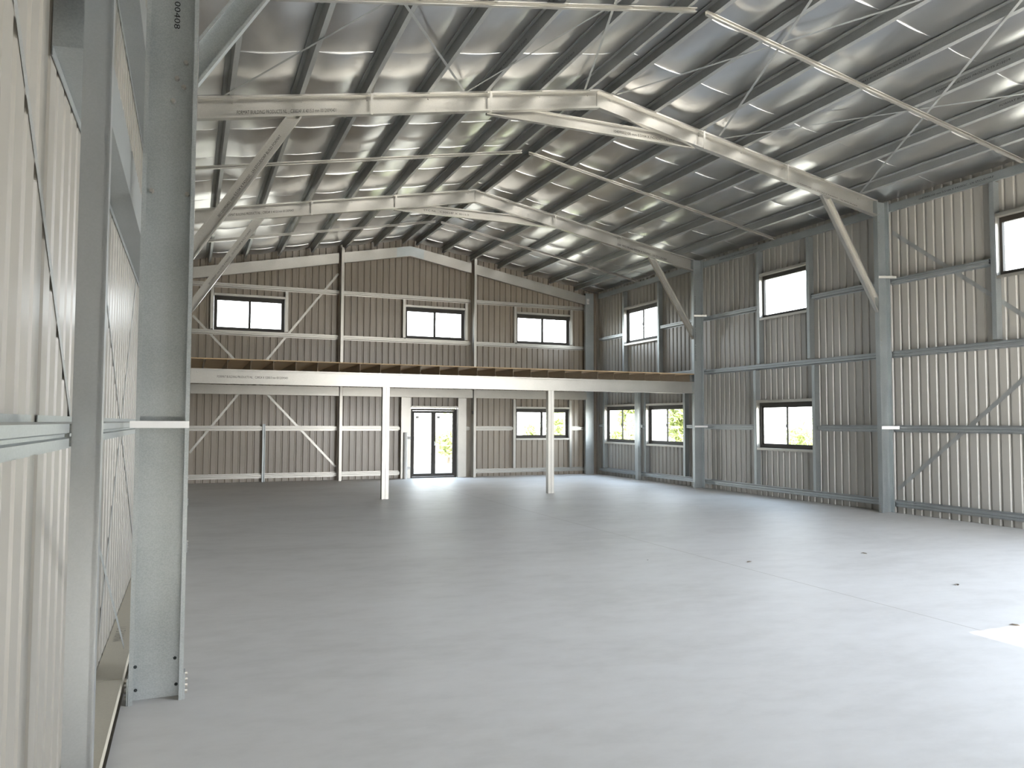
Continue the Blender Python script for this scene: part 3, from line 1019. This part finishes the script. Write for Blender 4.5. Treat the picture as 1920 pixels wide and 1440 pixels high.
for a, b, lab in ((5.86, 6.155, 'wide pale jamb post left of the glass door'), (7.655, 7.92, 'wide pale jamb post right of the glass door')):
    o = member('door_jamb', c_prof(b - a, 0.12, 0.02, 0.004), (a, 22.70, 0.002), (a, 22.70, 2.435), (1, 0, 0), (0, 1, 0), GALVB)
    tag(o, lab, 'jamb', 'door jambs')
bm = bmesh.new()
box(bm, 6.165, 7.645, 22.70, 22.80, 2.125, 2.175)
tag(obj('lintel_channel', bm, GALVB, None, (6.9, 22.75, 2.12)), 'pale horizontal channel across the top of glass door', 'door head')
# half-round downpipe length leaning beside the door
t = empty('steel_pipe', (6.0, 22.62, 0))
tag(t, 'shiny upright pipe standing in front of the left door jamb', 'pipe')
bm = bmesh.new()
prof = [(0.055 * math.cos(k * math.pi / 12), 0.055 * math.sin(k * math.pi / 12)) for k in range(24)]
sweep(bm, prof, (5.985, 22.63, 0.002), (5.985, 22.63, 1.38), (1, 0, 0), (0, 1, 0))
p = obj('tube', bm, simple('pale_shiny_pipe', (0.9, 0.9, 0.88), 0.2), t, (5.985, 22.63, 0), smooth=False)
for z in (1.18, 0.28):
    bm = bmesh.new()
    box(bm, 6.042, 6.13, 22.60, 22.625, z, z + 0.08)
    obj('bracket', bm, WHITE, t, (6.08, 22.61, z))


# ------------------------------------------------------------------ windows
def window(n, axis, a0, a1, z0, z1, panes, label):
    """Dark aluminium sliding window with steel reveals. axis 'y' = right wall, 'x' = back wall."""
    if axis == 'y':
        face, gl = XS1 - 0.135, XS1 - 0.005

        def bxx(bm, a, b, d0, d1, c0, c1):      # d = depth measured outward from the inner face
            box(bm, face + d0, face + d1, a, b, c0, c1)
        org = (XS1, (a0 + a1) / 2, z0)
    else:
        face, gl = YB - 0.135, YB - 0.005

        def bxx(bm, a, b, d0, d1, c0, c1):
            box(bm, a, b, face + d0, face + d1, c0, c1)
        org = ((a0 + a1) / 2, YB, z0)
    t = empty('window_%d' % n, org)
    tag(t, label, 'window', None, 'structure')
    e = 0.004
    R = []
    rv = bmesh.new()
    bxx(rv, a0 + 0.001, a0 + 0.004, 0.0, 0.17, z0, z1)
    obj('side_reveal', rv, GALVB, t, org)
    rv = bmesh.new()
    bxx(rv, a1 - 0.004, a1 - 0.001, 0.0, 0.17, z0, z1)
    obj('side_reveal', rv, GALVB, t, org)
    rv = bmesh.new()
    bxx(rv, a0, a1, 0.0, 0.17, z1 - 0.004, z1 - 0.001)
    bxx(rv, a0, a1, -0.002, 0.0, z1 - 0.001, z1 + 0.055)
    obj('head_flashing', rv, GALVB, t, org)
    rv = bmesh.new()
    bxx(rv, a0, a1, 0.0, 0.17, z0 + 0.001, z0 + 0.004)
    bxx(rv, a0, a1, -0.002, 0.0, z0 - 0.05, z0 + 0.001)
    obj('sill', rv, GALVB, t, org)
    f, i0, i1 = 0.045, a0 + 0.006, a1 - 0.006
    k0, k1 = z0 + 0.03, z1 - 0.05
    fr = bmesh.new()
    D0, D1 = 0.10, 0.16
    bxx(fr, i0, i0 + f, D0, D1, k0, k1)
    bxx(fr, i1 - f, i1, D0, D1, k0, k1)
    bxx(fr, i0 + f, i1 - f, D0, D1, k1 - f, k1)
    bxx(fr, i0 + f, i1 - f, D0, D1, k0, k0 + f)
    bxx(fr, i0, i1, D0, D1, z0 + 0.005, k0)
    bxx(fr, i0, i1, D0, D1, k1, z1 - 0.005)
    obj('window_frame', fr, DARK, t, org)
    m = (a0 + a1) / 2
    if panes == 1:
        pn = bmesh.new()
        bxx(pn, i0 + f - 0.005, i1 - f + 0.005, 0.125, 0.130, k0 + f - 0.005, k1 - f + 0.005)
        obj('pane', pn, GLASS, t, org)
        return t
    # which half is nearer to the low end of the axis: on the right wall the picture's right half has the smaller y
    halves = ((i0 + f, m), (m, i1 - f))
    for s, (a, b) in enumerate(halves):
        mesh_half = (s == 0) if axis == 'y' else (s == 1)
        sh = bmesh.new()
        w = 0.04
        dd0, dd1 = (0.105, 0.13) if mesh_half else (0.131, 0.155)
        a_, b_ = (a - (0.008 if s else 0), b + (0 if s else 0.008))
        bxx(sh, a_, a_ + w, dd0, dd1, k0 + f, k1 - f)
        bxx(sh, b_ - w, b_, dd0, dd1, k0 + f, k1 - f)
        bxx(sh, a_ + w, b_ - w, dd0, dd1, k1 - f - 0.03, k1 - f)
        bxx(sh, a_ + w, b_ - w, dd0, dd1, k0 + f, k0 + f + 0.03)
        so = obj('sash', sh, DARK, t, org)
        pn = bmesh.new()
        bxx(pn, a_ + w - 0.004, b_ - w + 0.004, dd0 + 0.010, dd0 + 0.014, k0 + f + 0.026, k1 - f - 0.026)
        obj('pane', pn, GLASS, so, org)
        if mesh_half:
            h = bmesh.new()
            e0 = b_ - 0.035 if axis == 'y' else a_
            bxx(h, e0 + 0.005, e0 + 0.03, 0.08, 0.104, (k0 + k1) / 2 - 0.04, (k0 + k1) / 2 + 0.04)
            obj('latch', h, BLACK, so, org)
            # diamond security grille outside the sliding half
            gm = bmesh.new()
            A0, A1, Z0, Z1 = a_ + w, b_ - w, k0 + f + 0.02, k1 - f - 0.02
            sp = 0.085
            wd = 0.006
            for sg in (1, -1):
                c = -3.0
                while c < 3.0:
                    # line z = Zm + sg*1.7*(a - c)
                    slope = 1.5 * sg
                    pts = []
                    am, zm = (A0 + A1) / 2 + c, (Z0 + Z1) / 2
                    lo = max(A0, min(am + (Z0 - zm) / slope, am + (Z1 - zm) / slope))
                    hi = min(A1, max(am + (Z0 - zm) / slope, am + (Z1 - zm) / slope))
                    if hi - lo > 0.01:
                        q = [(lo - wd / 2, zm + slope * (lo - am)), (lo + wd / 2, zm + slope * (lo - am)), (hi + wd / 2, zm + slope * (hi - am)), (hi - wd / 2, zm + slope * (hi - am))]
                        dpt = 0.1585
                        vs = [gm.verts.new((face + dpt, aa, zz) if axis == 'y' else (aa, face + dpt, zz)) for aa, zz in q]
                        gm.faces.new(vs)
                    c += sp
            obj('security_grille', gm, DARK, so, org)
    return t


n = 1
for y0, y1, z0, z1, p, lab in RW:
    window(n, 'y', y0, y1, z0, z1, p, lab)
    n += 1
for x0, x1, z0, z1, lab in BW:
    window(n, 'x', x0, x1, z0, z1, 2, lab)
    n += 1

# ------------------------------------------------------------------ loose cable at the back right eave
cu = bpy.data.curves.new('black_cable', 'CURVE')
cu.dimensions = '3D'
cu.bevel_depth = 0.012
cu.materials.append(BLACK)
sp = cu.splines.new('POLY')
pts = [(11.83, 22.50, 6.13), (11.9, 22.49, 6.09), (12.0, 22.48, 6.04), (12.2, 22.47, 6.0), (12.38, 22.46, 5.99)]
sp.points.add(len(pts) - 1)
for q, p in zip(sp.points, pts):
    q.co = (*p, 1)
o = bpy.data.objects.new('cable_curve', cu)
C.objects.link(o)
bpy.context.view_layer.update()
me = to_mesh(o, 'black_cable')
bpy.data.objects.remove(o)
o = bpy.data.objects.new('black_cable', me)
C.objects.link(o)
tag(o, 'short black cable hanging at the back right eave', 'cable')

# ------------------------------------------------------------------ dry leaves blown onto the slab
for (x, y, r, sc, lab) in ((6.34, 7.68, 0.3, 0.055, 'dry leaf on slab just beyond the middle of joint line'), (7.48, 5.79, 0.8, 0.05, 'dry leaf alone on slab at the far right'),
                           (6.44, 4.46, 2.2, 0.045, 'dry leaf at the edge of the sun patch'), (5.24, 8.23, 1.0, 0.022, 'tiny dark speck of leaf on slab left of joint line'),
                           (8.15, 7.63, 1.7, 0.05, 'pale dry leaf on slab towards the crossed-strap wall')):
    bm = bmesh.new()
    L = sc
    ring = [(-L, 0, 0.004), (-0.4 * L, 0.35 * L, 0.012), (0.4 * L, 0.30 * L, 0.010), (L, 0, 0.004), (0.4 * L, -0.3 * L, 0.012), (-0.4 * L, -0.35 * L, 0.010)]
    ca, sa = math.cos(r), math.sin(r)
    vs = [bm.verts.new((x + ca * a - sa * b, y + sa * a + ca * b, c)) for a, b, c in ring]
    cen = bm.verts.new((x, y, 0.003))
    for k in range(6):
        bm.faces.new((vs[k], vs[(k + 1) % 6], cen))
    tag(obj('dry_leaf', bm, DRYLEAF, None, (x, y, 0)), lab, 'leaf', 'dry leaves on the slab')


# ------------------------------------------------------------------ shrubs and trees outside
def shrub(name, loc, r, h, n, seed, label):
    rnd = random.Random(seed)
    t = empty(name, loc)
    tag(t, label, 'tree', 'trees outside the windows')
    bm = bmesh.new()
    for k in range(n):
        while True:
            p = V((rnd.uniform(-1, 1), rnd.uniform(-1, 1), rnd.uniform(-1, 1)))
            if p.length < 1:
                break
        p = p * (0.55 + 0.45 * rnd.random())
        c = V(loc) + V((p.x * r, p.y * r, h * 0.58 + p.z * h * 0.45))
        s = rnd.uniform(0.07, 0.16)
        a = V((rnd.uniform(-1, 1), rnd.uniform(-1, 1), rnd.uniform(-1, 1))).normalized()
        b = a.orthogonal().normalized()
        vs = [bm.verts.new(c + a * s * 1.6), bm.verts.new(c + b * s * 0.5), bm.verts.new(c - a * s * 1.6), bm.verts.new(c - b * s * 0.5)]
        bm.faces.new(vs)
    obj('foliage', bm, LEAF, t, loc)
    bm = bmesh.new()
    pr = [(0.07 * math.cos(k * math.pi / 4), 0.07 * math.sin(k * math.pi / 4)) for k in range(8)]
    sweep(bm, pr, V(loc), V(loc) + V((0.1, 0.05, h * 0.6)), (1, 0, 0), (0, 1, 0))
    obj('trunk', bm, BARK, t, loc)
    return t


shrub('garden_shrub', (11.0, 34.0, -0.2), 0.75, 1.75, 800, 1, 'leafy shrub seen through the right leaf of the glass door')
shrub('garden_tree', (15.3, 34.2, -0.2), 0.55, 2.1, 500, 2, 'leafy tree in the middle of the low gable window')
shrub('garden_tree', (16.95, 35.0, -0.2), 0.75, 2.7, 550, 3, 'leafy tree at the right edge of the low gable window')
shrub('garden_shrub', (17.4, 29.7, -0.2), 0.5, 1.75, 600, 4, 'round bush in the left pane of the low corner window')
shrub('garden_tree', (20.2, 33.2, -0.2), 0.85, 4.2, 1300, 5, 'tree filling the grille of the low corner window')
shrub('garden_tree', (18.2, 26.2, -0.2), 0.65, 4.0, 1300, 7, 'tree filling the grille of the low window beside the farther column')
shrub('garden_tree', (22.0, 23.5, -0.2), 0.8, 2.3, 330, 6, 'thin tree behind the grille of low window between right-hand columns')
shrub('garden_tree', (3.9, 40.0, -0.2), 0.7, 7.0, 160, 8, 'sparse tree top in the mezzanine window beside the crossed straps')
shrub('garden_tree', (13.2, 40.0, -0.2), 0.8, 7.4, 260, 9, 'sparse tree top in the mezzanine window over the glass door')
shrub('garden_tree', (19.4, 40.0, -0.2), 0.8, 7.4, 260, 10, 'sparse tree top in the mezzanine window nearest back corner')

# ------------------------------------------------------------------ camera
cam = bpy.data.cameras.new('camera')
co = bpy.data.objects.new('camera', cam)
C.objects.link(co)
F = 1451.06
cam.sensor_fit = 'HORIZONTAL'
cam.sensor_width = 36.0
cam.lens = 36.0 * F / 1920.0
cam.clip_start = 0.02
cam.clip_end = 500


def ray(px, py):
    return V((px - 960, -(py - 720), -F)).normalized()


Yc = ray(355, 790)
Xc = ray(4450, 804)
Xc = (Xc - Yc * Xc.dot(Yc)).normalized()
Zc = Xc.cross(Yc)
Rm = Matrix((Xc, Yc, Zc))               # rows: world axes in camera space -> camera-to-world
M = Rm.to_4x4()
M.translation = V((0, 0, CH))
co.matrix_world = M
scene.camera = co

# ------------------------------------------------------------------ light
w = bpy.data.worlds.new('sky')
scene.world = w
w.use_nodes = True
nt = w.node_tree
bg = nt.nodes['Background']
tc = N(nt, 'ShaderNodeTexCoord')
sx = N(nt, 'ShaderNodeSeparateXYZ')
nt.links.new(tc.outputs['Generated'], sx.inputs['Vector'])
col = ramp(nt, sx.outputs['Z'], [(0.0, (1.0, 0.985, 0.96)), (0.12, (0.93, 0.96, 1.0)), (0.6, (0.62, 0.77, 1.0))])
nt.links.new(col, bg.inputs['Color'])
bg.inputs['Strength'].default_value = 6.4

sun = bpy.data.lights.new('sun', 'SUN')
sun.energy = 21.0
sun.color = (1.0, 0.91, 0.76)
sun.angle = math.radians(0.6)
so = bpy.data.objects.new('sun', sun)
C.objects.link(so)
# high in the south, shining in through the front doorway along +y
el = math.radians(42.6)
d = V((0.0, math.cos(el), -math.sin(el)))
so.rotation_euler = d.to_track_quat('-Z', 'Y').to_euler()
so.location = (6, -8, 12)


def portal(name, loc, rot, sx_, sy_):
    l = bpy.data.lights.new(name, 'AREA')
    l.shape = 'RECTANGLE'
    l.size, l.size_y = sx_, sy_
    l.cycles.is_portal = True
    o = bpy.data.objects.new(name, l)
    C.objects.link(o)
    o.location = loc
    o.rotation_euler = rot
    return o


H = math.pi / 2
portal('opening_portal', (8.95, YF - 0.05, 2.27), (H, 0, 0), 6.1, 4.66)
portal('opening_portal', (2.5, YF - 0.05, 0.1), (H, 0, 0), 5.4, 0.62)  # sky through the added low opening
portal('opening_portal', (XS1 + 0.05, 2.5, 1.6), (0, H, 0), 3.6, 5.0)  # sky through the side opening added for fill light
for y0, y1, z0, z1, p, lab in RW:
    portal('window_portal', (XS1 + 0.06, (y0 + y1) / 2, (z0 + z1) / 2), (0, H, 0), z1 - z0, y1 - y0)
for x0, x1, z0, z1, lab in BW:
    portal('window_portal', ((x0 + x1) / 2, YB + 0.06, (z0 + z1) / 2), (-H, 0, 0), x1 - x0, z1 - z0)
portal('door_portal', (6.9, YB + 0.06, 1.05), (-H, 0, 0), 1.4, 2.1)

cy = scene.cycles
cy.use_denoising = True
cy.max_bounces = 12
cy.diffuse_bounces = 8
cy.glossy_bounces = 6
cy.transparent_max_bounces = 12
cy.sample_clamp_indirect = 8.0
cy.caustics_reflective = False
cy.caustics_refractive = False
scene.view_settings.view_transform = 'Standard'
scene.view_settings.look = 'None'
scene.view_settings.exposure = 1.3
scene.view_settings.gamma = 1.18
